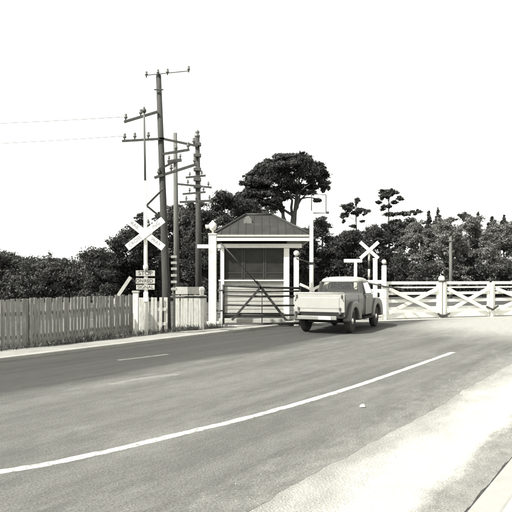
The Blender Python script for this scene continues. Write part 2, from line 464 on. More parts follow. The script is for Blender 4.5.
L_dark = leafmat('dark conifer foliage', .034)
L_mid = leafmat('mid foliage', .055)
L_pale = leafmat('dusty scrub foliage', .115, .55, .7)
L_pine = leafmat('pine needles', .034, .5)

def branch(mb, a, b, r0, r1, seg=5, wob=.08):
    a, b = Vector(a), Vector(b); L = (b - a).length; P = []
    for i in range(seg + 1):
        u = i / seg
        P.append(a.lerp(b, u) + Vector((rnd.uniform(-1, 1), rnd.uniform(-1, 1), rnd.uniform(-.5, .5))) * wob * L * .5 * math.sin(math.pi * u) + Vector((0, 0, .06 * L * math.sin(math.pi * u))))
    mb.tube(P, [r0 + (r1 - r0) * i / seg for i in range(seg + 1)], 7)

def tree(name, label, cat, px, D, clus, lm, dens=420, size=.26, trunk_top=None, limbs=8, tr=.16, lean=0.0, group=None, asp=2.0, bark=None):
    """px: trunk foot column; clus: list of (px,py,rx,ry[,dy]) in photo pixels at distance D"""
    base = Vector((xa(px, D), D, 0))
    C = []
    sc_ = D / F
    if name == 'pine_tree' and D > 70:
        q = random.Random(int(px)); clus = [(c[0], c[1], c[2] * 1.08, c[3] * 1.2, c[4]) for c in clus] + [(c[0] + q.uniform(-.8, .8) * c[2], c[1] + q.uniform(-.2, 1.6) * c[3], c[2] * q.uniform(.25, .45), c[3] * q.uniform(.5, .8), q.uniform(-1, 1)) for c in clus for _ in range(2)]
    for c in clus:
        rx, rz = c[2] * sc_, c[3] * sc_
        dy = c[4] if len(c) > 4 else 0.0
        C.append(((c[0] - px) * sc_, dy, za(c[1], D), rx, max(rx, rz) * .8, rz))
    C0 = C; C = []; rg = random.Random(int(px * 7 + D))
    for c in C0:                                    # ragged edges: each clump carries smaller sprays
        C.append((c[0], c[1], c[2], c[3] * .82, c[4] * .82, c[5] * .82))
        for _ in range(5):
            v = Vector((rg.gauss(0, 1), rg.gauss(0, 1), rg.gauss(0, 1) + .2)).normalized(); k = rg.uniform(.22, .46); e = rg.uniform(.7, 1.08)
            C.append((c[0] + v.x * c[3] * e, c[1] + v.y * c[4] * e, c[2] + v.z * c[5] * e, c[3] * k * 1.2, c[4] * k * 1.2, c[5] * k))
    root = thing(name, label, cat, base, group=group)
    me = quad_mesh('crown', leaves(C, dens, size, asp), lm)
    link('crown', me, root)
    tz = za(trunk_top, D) if trunk_top else max(c[2] for c in C) * .8
    tx = lean
    mb = MB()
    P = [Vector((tx * u + .05 * math.sin(7 * u + px), .04 * math.sin(9 * u), tz * u - .05 * (u == 0))) for u in [i / 8 for i in range(9)]]
    mb.tube(P, [tr * (1.25 if i == 0 else 1 - .7 * i / 8) for i in range(9)], 9)
    order = sorted(C0, key=lambda c: -c[3] * c[5])[:limbs]
    for c in order:
        u = min(.92, max(.25, (c[2] - .5 * abs(c[0])) / max(tz, .1)))
        i = u * 8; k = int(min(i, 7)); a = P[k].lerp(P[k + 1], i - k)
        branch(mb, a, (c[0], c[1], c[2]), max(tr * .42 * (1.2 - u), .045), max(tr * .1, .03))
    mb.build('trunk', bark or M_bark, root, smooth=True)
    return root

def blob(cx, top, hw, D, n, seed, rmin=.22, rmax=.42, depth=2.2, sc_top=1.0):
    """clusters filling a rounded crown outline (photo pixels)"""
    r = random.Random(seed); out = []; bottom = HY + F * H / D; h = bottom - top
    for i in range(n):
        v = r.random() ** 1.15                                  # 0 at the top
        prof = math.sqrt(max(0.0, 1 - (1 - min(v / .55, 1)) ** 2)) * sc_top
        rr = r.uniform(rmin, rmax) * hw
        x = cx + r.uniform(-1, 1) * max(0, hw * prof - rr * .6)
        y = top + rr * .75 + v * max(0, h - rr * 1.4)
        out.append((x, y, rr * r.uniform(.9, 1.35), rr * r.uniform(.6, .95), r.uniform(-depth, depth)))
    return out
def spire(cx, top, hw, bottom, seed, tiers=12):
    r = random.Random(seed); out = []; hw = hw * 1.5
    for i in range(tiers):
        v = i / (tiers - 1); y = top + 2 + v * (bottom - top - 3); w = hw * (.12 + .88 * v)
        for k in range(2 if i < 2 else 5):
            out.append((cx + (r.uniform(-.6, .6) * w if i > 1 else 0), y + r.uniform(-1, 1), max(1.3, w * r.uniform(.35, .6)), max(2.2, w * .42), r.uniform(-.06, .06) * w))
    return out

# the tall flat-topped pine behind the hut
D = 60
cl = [(290,161,12,6,0),(278,164,12,7,1),(302,162,11,6,-1),(312,169,9,6,1),(267,170,10,7,-1),(259,177,9,6,0),(252,181,7,4,1),
      (321,179,7,7,0),(322,187,7,5,-1),(313,184,9,6,1.5),(300,176,12,8,-2),(286,176,13,9,2),(273,181,11,7,-2),(262,186,9,5,1),
      (292,188,11,5,0),(279,192,9,5,2),(268,194,8,4,-1),(305,191,8,4,1),(256,193,7,4,0),(250,200,7,4,1),(264,203,7,3,0),(243,207,8,5,-1),
      (311,195,6,2.5,-1.4),(276,204,5,2.6,1),(256,211,7,4,1),(247,217,9,5,-1),(284,199,4,2.4,-1),(318,199,5,2.2,.6),(290,157.5,8,3,0.8),(269,162,6,3,.4),(306,158,8,4,.5),(283,158,9,4,-.5),(318,172,7,5,-1),(264,176,9,6,1),(285,184,13,6,-2),(300,184,12,5,2),(272,188,11,5,1),(295,169,14,7,-2.4),(277,172,12,7,-2.4),(308,178,10,7,-2.2),(258,184,8,5,-1.5),(248,190,6,3,0),(240,201,7,5,1),(262,197,8,3,-1.6),(252,206,8,4,-1.6),(238,212,9,5,0),(270,209,5,2.5,-1),(258,171,8,5,0),(250,178,7,4,0),(266,165,7,4,0),(253,186,8,4,1),(268,200,7,3,1),(280,208,5,2.5,-.5),(262,213,6,3,0),(246,196,8,5,-1),(258,200,9,5,.5),(272,196,9,4,-1.5),(284,195,9,4,1),(240,195,6,4,0),(276,201,7,3,-1.8),(262,168,8,5,-.6),(315,164,8,5,.4),(322,173,6,6,-.4),(271,161,8,4,.6),(252,176,7,5,.4),(246,184,6,4,-.4),(325,184,5,6,.5),(281,156,9,4,.2),(300,156,10,4,-.2),(250,199,8,5,.6),(243,213,9,6,.6),(270,206,7,4,.6)]
bigpine = tree('pine_tree', 'tall flat-topped dark pine rising behind the hut roof', 'tree', 289, D, cl, L_pine, dens=700, size=.30, trunk_top=180, limbs=30, tr=.40, lean=.9, asp=2.6)
mb = MB(); k_ = 60 / F
for (x0, y0, x1, y1, r0) in ((287, 236, 279, 198, .24), (290, 232, 300, 194, .22), (288, 226, 272, 199, .16), (296, 208, 309, 190, .13), (281, 206, 266, 192, .12), (292, 214, 290, 186, .16), (299, 199, 318, 199, .09)):
    branch(mb, ((x0 - 289) * k_, .1, za(y0, 60)), ((x1 - 289) * k_, -.2, za(y1, 60)), r0, r0 * .5)
mb.build('limb', M_bark, bigpine, smooth=True)
# two thin far pines
cl = [(357,201,3.4,2.6,0),(350,206,7,3.2,.6),(346,209,4.5,2.4,-.6),(360,210,6,2.2,.4),(366,212,4,1.7,-.4),(345,215,5,2,.5),(354,213,6,1.7,0),(344,221,2.2,1.2,0),(362,221,2.4,1.2,0.3),(353,226,3,1.5,0)]
tree('pine_tree', 'small ragged pine with layered tufts, left of the two thin far pines', 'tree', 357, 88, cl, L_pine, dens=620, size=.34, trunk_top=203, limbs=10, tr=.22, asp=2.6, lean=-.1)
cl = [(386,193,6,3.4,0),(392,191.5,7,3.4,.6),(383,196,4.5,2.6,-.6),(379,202,3.5,1.6,.4),(399,199,4.2,1.6,-.4),(395,202,4,1.5,.5),(386,206.5,5,1.5,0),(391,206,3,1.2,.5),(384,209,2.4,1.1,.2)]
tree('pine_tree', 'slender pine with umbrella top and bare trunk, right of the two thin far pines', 'tree', 389, 84, cl, L_pine, dens=620, size=.34, trunk_top=194, limbs=9, tr=.24, asp=2.6)
# flat-topped dark tree at the start of the right hand wood
cl = [(391,214,8,2.6,0),(402,213,10,2.8,.5),(413,212.5,7,2.6,-.5),(395,222,9,4,.6),(410,221,9,4,-.6),(388,226,7,3,0)] + blob(400, 220, 22, 66, 50, 21)
tree('spreading_tree', 'flat-topped dark tree below the slender far pine', 'tree', 401, 66, cl, L_dark, dens=420, size=.30, tr=.3)

# dense dark trees, left of and behind the hut, and right behind the truck
spec = [
 ('dark bushy tree leaning over the fence behind the crossing sign', 133, 226, 24, 44, L_dark, 1),
 ('pointed dark tree top rising just behind the large crossbuck', 141, 211, 12, 47, L_dark, 2),
 ('loose tree with sky gaps tangled behind the tall power pole', 178, 203, 22, 46, L_mid, 3),
 ('dense round dark tree between the power poles and the hut roof', 224, 190, 21, 48, L_dark, 4),
 ('dark tree standing low behind the white gate post lamp', 203, 212, 22, 43, L_dark, 5),
 ('dark tree filling the gap behind the hut roof ridge', 262, 214, 30, 52, L_dark, 6),
 ('dark rounded tree right behind the rectangular signal frame', 322, 215, 17, 55, L_dark, 7),
 ('narrow dark tree directly behind the tall power pole', 160, 212, 17, 45, L_dark, 10),
 ('dark tree crown under the left side of the tall pine', 246, 199, 17, 50, L_dark, 11),
 ('dark tree behind the rightmost power pole', 193, 204, 17, 49, L_dark, 12),
 ('dark tree low between the hut and the white mast', 303, 228, 20, 53, L_dark, 13),
 ('low dark tree behind the small far crossbuck', 349, 229, 24, 54, L_dark, 8),
 ('broad dark tree between far crossbuck and flat-topped tree', 374, 225, 20, 57, L_dark, 9),
]
for lab, cx, top, hw, D, lm, sd in spec:
    extra = [(222,197,12,7,-.5),(233,201,11,7,.5),(213,206,11,8,0),(241,206,10,7,-.5)] if sd == 4 else ([(246,203,10,6,0),(256,207,10,6,.5),(266,211,9,5,0),(238,206,10,7,.5)] if sd == 11 else [])
    tree('dense_tree', lab, 'tree', cx, D, extra + blob(cx, top, hw, D, 80, sd, depth=1.8), lm, dens=400, size=.21, tr=.2, group='dark trees behind the crossing')
# scrubby paler trees of the wood at right
spec = [
 ('pale scrubby tree behind the first white gate leaf', 418, 221, 22, 58, 31),
 ('dusty rounded tree directly behind the lone grey pole', 444, 219, 24, 56, 32),
 ('dusty broad tree right of the lone grey pole', 470, 218, 24, 59, 33),
 ('pale scrubby tree at the right edge of the picture', 500, 219, 24, 55, 34),
 ('dusty tree just beyond the right edge of the wood', 532, 224, 24, 58, 35),
]
for lab, cx, top, hw, D, sd in spec:
    tree('scrub_tree', lab, 'tree', cx, D, blob(cx, top, hw, D, 74, sd, rmin=.14, rmax=.32, depth=2.0), L_pale, dens=430, size=.23, tr=.16, group='scrubby trees of the right hand wood')
for i, (cx, top, hw, D, lab) in enumerate([(429, 211, 6, 74, 'narrow pointed conifer, leftmost of the spires over the wood'), (438, 209, 9, 72, 'taller pointed conifer beside the leftmost spire'),
                               (478, 212, 6, 75, 'thin conifer spire right of the round-topped dark tree'), (492, 216, 9, 73, 'short conifer spire second from the right edge'), (504, 215, 10, 74, 'short broad conifer spire nearest the right edge')]):
    tree('conifer', lab, 'tree', cx, D, spire(cx, top, hw, 246, 50 + i), L_dark, dens=420, size=.28, trunk_top=top + 3, limbs=4, tr=.16, group='conifer spires over the wood')
tree('round_tree', 'round-topped dark tree standing out above the scrubby wood', 'tree', 461, 72, blob(461, 212, 15, 72, 46, 61), L_dark, dens=420, size=.28, tr=.2)
# low growth closing the view left of the picture, behind the fence
for i, (cx, top, hw, D, lab) in enumerate([(96, 246, 24, 42, 'low dark tree left of the crossing sign behind the fence'), (52, 256, 30, 43, 'bushy shrub behind the fence near the left edge'), (2, 250, 34, 45, 'dark bush at the far left edge behind the fence')]):
    tree('dense_tree', lab, 'tree', cx, D, blob(cx, top, hw, D, 66, 70 + i), L_mid, dens=380, size=.21, tr=.16, group='bushes left of the sign')
# under-storey hedge behind everything
hc = []
r = random.Random(5)
for i in range(330):
    px = r.uniform(-90, 620); D = r.uniform(52, 62)
    hc.append((xa(px, D), D, r.uniform(.1, 3.2), r.uniform(.7, 1.3), r.uniform(.6, 1.0), r.uniform(.5, 1.0)))
hm = quad_mesh('undergrowth', leaves(hc, 260, .30), L_dark)
ho = bpy.data.objects.new('undergrowth', hm); col.objects.link(ho)
tag(ho, 'dark undergrowth along the foot of the wood', 'undergrowth', kind='stuff')

# verge grass
def blades(npts, fn, hmin, hmax, w):
    V = []
    for i in range(npts):
        x, y, z = fn(); h = rnd.uniform(hmin, hmax); a = rnd.uniform(0, 6.28)
        dx, dy = math.cos(a) * w, math.sin(a) * w; lx, ly = rnd.uniform(-.5, .5) * h, rnd.uniform(-.5, .5) * h
        V.append([(x-dx, y-dy, z), (x+dx, y+dy, z), (x+lx*.5+dx*.6, y+ly*.5+dy*.6, z+h*.65), (x+lx, y+ly, z+h)])
    return np.array(V)
def vf():
    while True:
        s, t = rnd.uniform(-26, 2.2), -.92 - abs(rnd.gauss(0, .75))
        p = st(s, t, .066)
        if rnd.random() < .3 + .7 * math.sin(s * 1.7 + 3 * math.sin(s * .6)) ** 2: return p
gm = quad_mesh('verge_grass', blades(11000, vf, .03, .17, .007), leafmat('verge grass', .07, .6, 3))
go = bpy.data.objects.new('verge_grass', gm); col.objects.link(go); tag(go, 'rank grass along the foot of the fence', 'grass', kind='stuff')

# ------------------------------------------------------------------ loose stones on the shoulder
mb = MB()
for i in range(5200):
    s, t = rnd.uniform(-16, 9), 8.5 + rnd.gauss(0, .6)
    if not (7.75 < t < 9.45): continue
    p = st(s, t, .004); a = rnd.uniform(.003, .009) * (1.4 if rnd.random() < .1 else 1)
    q = [Vector((rnd.uniform(-1, 1), rnd.uniform(-1, 1), 0)).normalized() * a for _ in range(4)]
    an = rnd.uniform(0, 6.28)
    base = [p + Vector((math.cos(an + k * 1.571) * a * rnd.uniform(.6, 1.2), math.sin(an + k * 1.571) * a * rnd.uniform(.6, 1.2), 0)) for k in range(4)]
    mb.add(base + [p + Vector((rnd.uniform(-.3, .3) * a, rnd.uniform(-.3, .3) * a, a * rnd.uniform(.5, 1)))], ((0,1,4),(1,2,4),(2,3,4),(3,0,4)))
tag(mb.build('loose_stones', mat('loose stone', .24, .9, .5, 3)), 'loose stone chips scattered on the pale shoulder', 'gravel', kind='stuff')
mb = MB(); p = gd(362, 408)
mb.add([(p.x-.03, p.y-.02, .016), (p.x+.035, p.y-.03, .02), (p.x+.03, p.y+.035, .045), (p.x-.025, p.y+.03, .022), (p.x, p.y, .05)], ((0,1,4),(1,2,4),(2,3,4),(3,0,4)))
tag(mb.build('paper_scrap', M_bright), 'small white scrap of paper lying on the road', 'litter')

# ------------------------------------------------------------------ the crossing hut
HD = 22.0
hx0, hx1 = xa(219, HD), xa(289, HD)
hut = thing('crossing_hut', 'small weatherboard crossing hut with dark hipped roof and white eaves', 'hut', ((hx0 + hx1) / 2, HD, 0))
W = hx1 - hx0; DP = 2.5
z_floor, z_sill, z_head, z_eave = .10, za(279.5, HD), za(248.2, HD), za(236, HD)
M_board = mat('cream weatherboard', .26, .65, .12, 5, dirt=.5, dirtv=.22, dscale=3)
M_roof = mat('painted roof iron', .026, .6, .25, 2.0, bump=.25, bscale=20, dirt=.4, dirtv=.055, dscale=1.6)
base = MB().box((0, DP/2 + .03, .19), (W - .10, DP - .10, .40)); base.build('plinth', mat('dark plinth', .05, .9, .3, 5), hut)
# weatherboards below the sill, front and right side
bh = .145; nb = int((z_sill - .36) / bh)
board = MB().prism([(-.012, 0), (-.030, 0), (-.012, bh), (.012, bh), (.012, 0)], -W/2 + .08, W/2 - .08).mesh('weatherboard', M_board)
sideb = MB().prism([(.012, 0), (.030, 0), (.012, bh), (-.012, bh), (-.012, 0)], .04, DP - .04).mesh('weatherboard', M_board)
for i in range(nb):
    link('weatherboard', board, hut, (0, .02, .36 + i * bh))
    for sx in (-1, 1):
        o = link('weatherboard', sideb, hut, (sx * (W/2 - .02), 0, .36 + i * bh)); o.rotation_euler.z = 0
        o.data = sideb
# reorient the side boards (their profile runs along the depth of the hut)
sm = {}
for sx in (-1, 1):
    poly = [(sx * .012, 0), (sx * .030, 0), (sx * .012, bh), (-sx * .012, bh), (-sx * .012, 0)]
    sm[sx] = MB().prism(poly, .05, DP - .05, 'y').mesh('weatherboard', M_board)
for o in list(hut.children):
    if o.data is sideb: o.data = sm[1] if o.location.x > 0 else sm[-1]
ztop = .36 + nb * bh
MB().box((0, -.03, ztop + .025), (W + .02, .12, .05)).build('sill', M_white, hut, bevel=.008)
# dark board wall with the window band above the sill
MB().box((0, .06, (ztop + z_head) / 2 + .04), (W - .14, .04, z_head - ztop)).build('window_board', M_dark, hut)
hz = (ztop + .05 + z_head) / 2
for k in range(3):
    x = -W/2 + .10 + (W - .2) * (k + .5) / 3; w_ = (W - .2) / 3
    wf = MB().box((x, .03, ztop + .085), (w_ - .02, .04, .05)).box((x, .03, z_head - .03), (w_ - .02, .04, .05)).box((x - w_/2 + .035, .03, hz), (.045, .038, z_head - ztop - .16)).box((x + w_/2 - .035, .03, hz), (.045, .038, z_head - ztop - .16)).box((x, .03, ztop + .30), (w_ - .1, .03, .03)).build('window', mat('dull window frame', .03, .6, .2, 8), hut)
    MB().box((x, .034, hz), (w_ - .10, .004, z_head - ztop - .17)).build('pane', mat('dusty dark pane', .022, .35, .3, 3, spec=.12), wf)
# side and back walls
for sx in (-1, 1):
    MB().box((sx * (W/2 - .05), DP/2, (.3 + z_eave) / 2), (.05, DP - .1, z_eave - .35)).build('side_wall', M_dark if sx < 0 else M_board, hut)
MB().box((0, DP - .04, (.3 + z_eave) / 2), (W - .1, .05, z_eave - .35)).build('back_wall', M_board, hut)
# white corner posts, beam, fascia, gutter
for px, w_ in ((222.5, .13), (286.5, .20)):
    x = xa(px, HD) - hut.location.x
    MB().box((x, -.03, (z_head + .08) / 2 + .04), (w_, .14, z_head - .08)).build('corner_post', M_bright, hut, bevel=.01)
bx0, bx1 = xa(219, HD) - hut.location.x, xa(301.5, HD) - hut.location.x
MB().box(((bx0 + bx1) / 2, -.09, za(246, HD)), (bx1 - bx0, .14, .155)).build('beam', M_bright, hut, bevel=.008)
ex0, ex1 = xa(214.5, HD - .4) - hut.location.x, xa(309, HD - .4) - hut.location.x
yf, yb = -.42, DP + .42
zf = za(239.3, HD - .4)
for nm, a, b_ in (('fascia', (ex0, yf), (ex1, yf)), ('fascia', (ex1, yf), (ex1, yb)), ('fascia', (ex0, yf), (ex0, yb)), ('fascia', (ex0, yb), (ex1, yb))):
    MB().bar((a[0], a[1], zf), (b_[0], b_[1], zf), .035, .115).build(nm, M_bright, hut)
    ga = MB().bar((a[0], a[1], zf + .135), (b_[0], b_[1], zf + .135), .10, .085).build('gutter', mat('pale gutter', .38, .5, .1, 6), hut)
MB().box(((ex0 + ex1)/2, (yf + yb)/2, zf + .06), (ex1 - ex0 - .06, yb - yf - .06, .03)).build('soffit', mat('soffit', .16, .8, .15, 5), hut)
zr0 = zf + .17; Dr = HD + DP/2
rx0, rx1 = xa(246, Dr) - hut.location.x, xa(272, Dr) - hut.location.x
zr = za(215, Dr); ym = (yf + yb) / 2
e0, e1 = ex0 - .05, ex1 + .05; y0, y1 = yf - .06, yb + .06
rv = [(e0, y0, zr0), (e1, y0, zr0), (e1, y1, zr0), (e0, y1, zr0), (rx0, ym, zr), (rx1, ym, zr)]
rf = MB().add(rv, ((0,1,5,4),(1,2,5),(2,3,4,5),(3,0,4),(0,3,2,1))).build('roof', M_roof, hut)
for a, b_ in ((0,4),(1,5),(2,5),(3,4),(4,5)):
    MB().tube([Vector(rv[a]) + Vector((0,0,.02)), Vector(rv[b_]) + Vector((0,0,.02))], .05, 8).build('ridge_cap', M_roof, rf, smooth=True)
# pressed ribs of the roof sheets
for k in range(1, 12):
    u = k / 12; x = e0 + (e1 - e0) * u
    tt = min(1.0, (x - e0) / (rx0 - e0), (e1 - x) / (e1 - rx1))
    MB().bar((x, y0, zr0 + .012), (x, y0 + (ym - y0) * tt, zr0 + (zr - zr0) * tt + .012), .02, .012).build('sheet_rib', M_roof, rf)
# small pale gablet vent on the left hip
vx = xa(248, Dr - .6) - hut.location.x; vy = ym - .65; vz = zr0 + (zr - zr0) * .55
gb = MB().prism([(vx - .17, vz), (vx + .15, vz - .02), (vx + .13, vz + .16), (vx + .03, vz + .28), (vx - .07, vz + .26), (vx - .16, vz + .12)], vy - .12, vy + .5, 'y').build('roof_vent', mat('pale vent', .13, .7, .15, 5), rf)

# ------------------------------------------------------------------ posts round the hut
PD = 20.0
gpx = thing('gate_post', 'thick square white gate post with white lamp on top', 'post', (xa(212.7, PD), PD, 0))
zt = za(234.5, PD)
MB().box((0, 0, zt/2 - .02), (.255, .255, zt)).build('shaft', M_white, gpx, bevel=.015)
MB().box((0, 0, zt + .005), (.29, .29, .05)).build('cap', M_white, gpx, bevel=.012)
lp = MB().lathe([(.03, zt + .03), (.035, zt + .12), (.10, zt + .16), (.135, zt + .25), (.12, zt + .36), (.05, zt + .42), (.02, zt + .47)], 14).build('lamp', M_bright, gpx, smooth=True)
MB().tube([(-.08, -.02, zt + .27), (-.23, -.05, zt + .25)], [.055, .075], 10).build('lens_hood', M_bright, lp, smooth=True)
MB().box((-.12, -.02, za(246.5, PD)), (.78, .10, .125)).build('cross_arm', M_bright, gpx, bevel=.01)
for z in (.55, 1.22):
    MB().tube([(.12, -.05, z), (.36, -.10, z)], .03, 8).build('hinge', M_iron, gpx, smooth=True)

def ballpost(label, px, D, ytop, w, stay=None, m=None):
    p = thing('ball_post', label, 'post', (xa(px, D), D, 0))
    z = za(ytop, D)
    MB().box((0, 0, z/2 - .02), (w, w, z)).build('shaft', M_bright, p, bevel=.012)
    MB().lathe([(w*.34, z - .03), (w*.36, z + .02), (w*.28, z + .04)], 12).build('neck', M_iron, p, smooth=True)
    MB().ball((0, 0, z + .04 + w*.52), w*.55).build('finial', M_bright, p, smooth=True)
    return p
b1 = ballpost('white ball-topped post between the hut and the truck', 296.3, 20.6, 257, .17)
z = za(257, 20.6)
MB().tube([(.0, -.11, za(258.5, 20.6)), (xa(312, 20.6) - b1.location.x, .25, za(263, 20.6))], .025, 8).build('stay', M_iron, b1, smooth=True)
b2 = ballpost('white ball-topped post at the left end of the white gates', 384, 23.6, 265, .165)
MB().tube([(xa(362, 23.6) - b2.location.x, -.14, za(281.5, 23.6)), (xa(384, 23.6) - b2.location.x, -.12, za(286.5, 23.6)), (xa(400, 23.8) - b2.location.x, -.10, za(288.5, 23.8))], .03, 8).build('stay', M_iron, b2, smooth=True)
p3 = thing('white_post', 'plain white post just right of the far crossbuck', 'post', (xa(375.2, 25.2), 25.2, 0))
MB().box((0, 0, za(259, 25.2)/2), (.16, .16, za(259, 25.2))).build('shaft', M_bright, p3, bevel=.012)
MB().box((0, 0, za(259, 25.2) + .01), (.19, .19, .04)).build('cap', M_bright, p3, bevel=.01)
# low white wicket between truck and gates
wk = thing('wicket_gate', 'low white wicket between the truck and the ball-topped gate post', 'gate', (xa(374, 24.6), 24.6, 0))
wl_, wr_ = xa(366, 24.6) - xa(374, 24.6), xa(382, 24.6) - xa(374, 24.6)
for py in (282, 291, 299):
    MB().box(((wl_ + wr_)/2, 0, za(py, 24.6)), (wr_ - wl_, .05, .15)).build('rail', M_bright, wk, bevel=.008)
for k in range(4):
    MB().box((wl_ + .06 + (wr_ - wl_ - .12) * k / 3, -.045, .62), (.08, .03, 1.0)).build('picket', M_bright, wk, bevel=.006)

# ------------------------------------------------------------------ dark field gate in front of the hut
GDp = 20.0
dg_ = thing('field_gate', 'dark barred gate standing closed in front of the hut', 'gate', (xa(223, GDp), GDp - .02, 0))
gx = lambda px: xa(px, GDp) - dg_.location.x
gz = lambda py: za(py, GDp)
gl, gr_ = gx(223.5), gx(300)
for (ya, yb_, rr) in ((285.5, 288.2, .038), (291.5, 291, .030), (295.5, 296, .030), (304.8, 305.4, .032), (314.5, 315, .032), (324.2, 323, .042)):
    MB().tube([(gl, 0, gz(ya)), ((gl + gr_)/2, 0, gz((ya + yb_)/2 + .5)), (gr_, 0, gz(yb_))], rr, 8).build('rail', M_dark, dg_, smooth=True)
MB().tube([(gl, 0, gz(326)), (gl, 0, gz(284.5))], .036, 8).build('stile', M_dark, dg_, smooth=True)
MB().tube([(gr_, 0, gz(324.5)), (gr_, 0, gz(286.5))], .036, 8).build('stile', M_dark, dg_, smooth=True)
MB().tube([(gx(262), 0, gz(292)), (gx(262), 0, gz(324))], .016, 8).build('upright', M_dark, dg_, smooth=True)
MB().bar((gx(232), -.045, gz(320)), (gx(261), -.045, gz(287)), .03, .075).build('brace', M_dark, dg_)
MB().bar((gx(286), -.045, gz(320)), (gx(256), -.045, gz(281)), .03, .085).build('brace', M_dark, dg_)
MB().tube([(gx(221), -.06, gz(243)), (gx(257), -.07, gz(283))], .022, 6).build('tie_rod', M_dark, dg_, smooth=True)
# pale timber lying behind the gate
bl = thing('sleeper', 'pale timber baulk lying on the concrete behind the dark gate', 'timber', (xa(252, 21.0), 20.9, .074))
MB().box((0, 0, .075), (2.3, .22, .15)).build('baulk', M_white2, bl, bevel=.015)

# ------------------------------------------------------------------ slender white signal mast with rectangular frame
mD = 21.3
ms_ = thing('signal_mast', 'slender white mast carrying a dark rectangular pipe frame', 'mast', (xa(311.5, mD), mD, 0))
zt = za(211, mD)
MB().tube([(0, 0, -.02), (0, 0, 1.5), (0, 0, zt)], [.085, .075, .065], 12).build('shaft', M_bright, ms_, smooth=True)
fx, z1, z2 = xa(326, mD) - xa(311.5, mD), za(194, mD), za(213, mD)
MB().tube([(0, 0, zt), (0, 0, z1), (fx, 0, z1 - .03), (fx, 0, z2), (0, 0, z2)], .022, 8).build('pipe_frame', M_iron, ms_)
MB().box((fx + .06, 0, z2 + .01), (.09, .09, .08)).build('bracket', M_iron, ms_)
MB().tube([(0, 0, za(264.5, mD)), (0, 0, za(262, mD))], .095, 10).build('clamp', M_iron, ms_, smooth=True)
MB().bar((-.42, -.06, 1.42), (.10, -.06, 1.18), .05, .09).build('brace', M_bright, ms_)
MB().bar((.02, -.05, 1.22), (.62, -.05, 1.52), .05, .09).build('brace', M_bright, ms_)

# ------------------------------------------------------------------ T-shaped post
tD = 27.5
tp = thing('tee_post', 'white T-shaped post behind the truck cab roof', 'post', (xa(355.5, tD), tD, 0))
MB().box((0, 0, za(262, tD)/2), (.13, .13, za(262, tD))).build('shaft', M_white, tp, bevel=.01)
MB().box((xa(353, tD) - xa(355.5, tD), 0, za(260.8, tD)), (xa(362, tD) - xa(344, tD), .12, .155)).build('cross_arm', M_bright, tp, bevel=.01)

# ------------------------------------------------------------------ crossbucks
def crossbuck(root, c, L, w, ang, txt, m, lm, back=-.05, tsize=.12):
    for sgn, words in ((1, txt[0]), (-1, txt[1])):
        a = ang * sgn; y = back - (.015 if sgn < 0 else .0)
        mtx = Matrix.Rotation(a, 4, 'Y')
        ar = MB().box((0, 0, 0), (L, .014, w), M=mtx).build('arm', m, root, bevel=.003)
        ar.location = (c[0], c[1] + y * 1.3, c[2])
        if words:
            for wd, u in words:
                d = Vector((math.cos(a), 0, -math.sin(a))) * u
                lettering(wd, tsize, ar, (d.x, -.0085, d.z), (R(90), a, 0), lm)
sD = 16.4
cs = thing('crossing_sign', 'large white crossbuck on a tall post over small warning plates', 'road sign', (xa(146.3, sD), sD, 0))
zc = za(234, sD)
MB().tube([(.0, 0, -.05), (-.03, 0, za(181, sD))], [.055, .05], 10).build('post', M_bright, cs, smooth=True)
MB().tube([(-.03, 0, za(181, sD) - .02), (-.06, 0, za(113, sD))], [.032, .026], 8).build('pipe', M_greypole, cs, smooth=True)
MB().lathe([(.03, 0), (.06, .03), (.06, .09), (.03, .12), (.015, .17)], 10, Matrix.Translation((-.06, 0, za(113, sD)))).build('cap', M_iron, cs, smooth=True)
crossbuck(cs, (-.01, -.03, zc), 1.25, .185, R(38), ([('RAIL', -.36), ('WAY', .36)], [('CROSS', -.35), ('ING', .37)]), M_bright, mat('sign lettering', .08, .6, .2, 9), tsize=.135)
MB().bar((.0, -.02, za(206, sD)), (xa(161, sD) - cs.location.x, .45, za(186, sD)), .035, .05).build('brace', M_iron, cs)
MB().bar((.02, -.02, za(206, sD)), (xa(160, sD) - cs.location.x, .45, za(217, sD)), .035, .045).build('brace', M_iron, cs)
M_let = mat('sign black', .03, .6, .2, 9)
for py, h_, txt, wd in ((273.3, .155, 'STOP', .52), (281.0, .145, 'ON RED', .52), (287.2, .125, 'SIGNAL', .50)):
    pl = MB().box((-.01, -.075, za(py, sD)), (wd, .012, h_)).build('plate', M_white2 if txt != 'SIGNAL' else mat('pale plate', .36, .6, .1, 6), cs, bevel=.003)
    for wd_, ox in ((('ON', -.155), ('RED', .085)) if txt == 'ON RED' else ((txt, 0.0),)):
        lettering(wd_, h_ * (.92 if txt == 'ON RED' else 1.05), pl, (-.01 + ox, -.083, za(py, sD)), (R(90), 0, 0), M_let, bold=.001)
MB().lathe([(.04, 0), (.065, .03), (.07, .10), (.05, .15), (.02, .17)], 12, Matrix.Translation((.0, -.09, za(270, sD)))).build('lamp', M_bright, cs, smooth=True)
MB().box((0.0, -.06, za(297, sD)), (.13, .06, .27)).build('relay_box', M_white, cs, bevel=.015)

fD = 30.5
fc = thing('crossing_sign', 'small far crossbuck seen behind the truck cab', 'road sign', (xa(369, fD), fD, 0))
for k in range(7):
    za_, zb_ = k * .42, (k + 1) * .42
    if zb_ > za(252, fD): zb_ = za(252, fD)
    MB().tube([(0, 0, za_), (0, 0, zb_)], .055, 10).build('post_band', M_black if k % 2 else M_white, fc, smooth=True)
crossbuck(fc, (0, -.02, za(250.3, fD)), 1.24, .17, R(42), (None, None), M_bright, None)

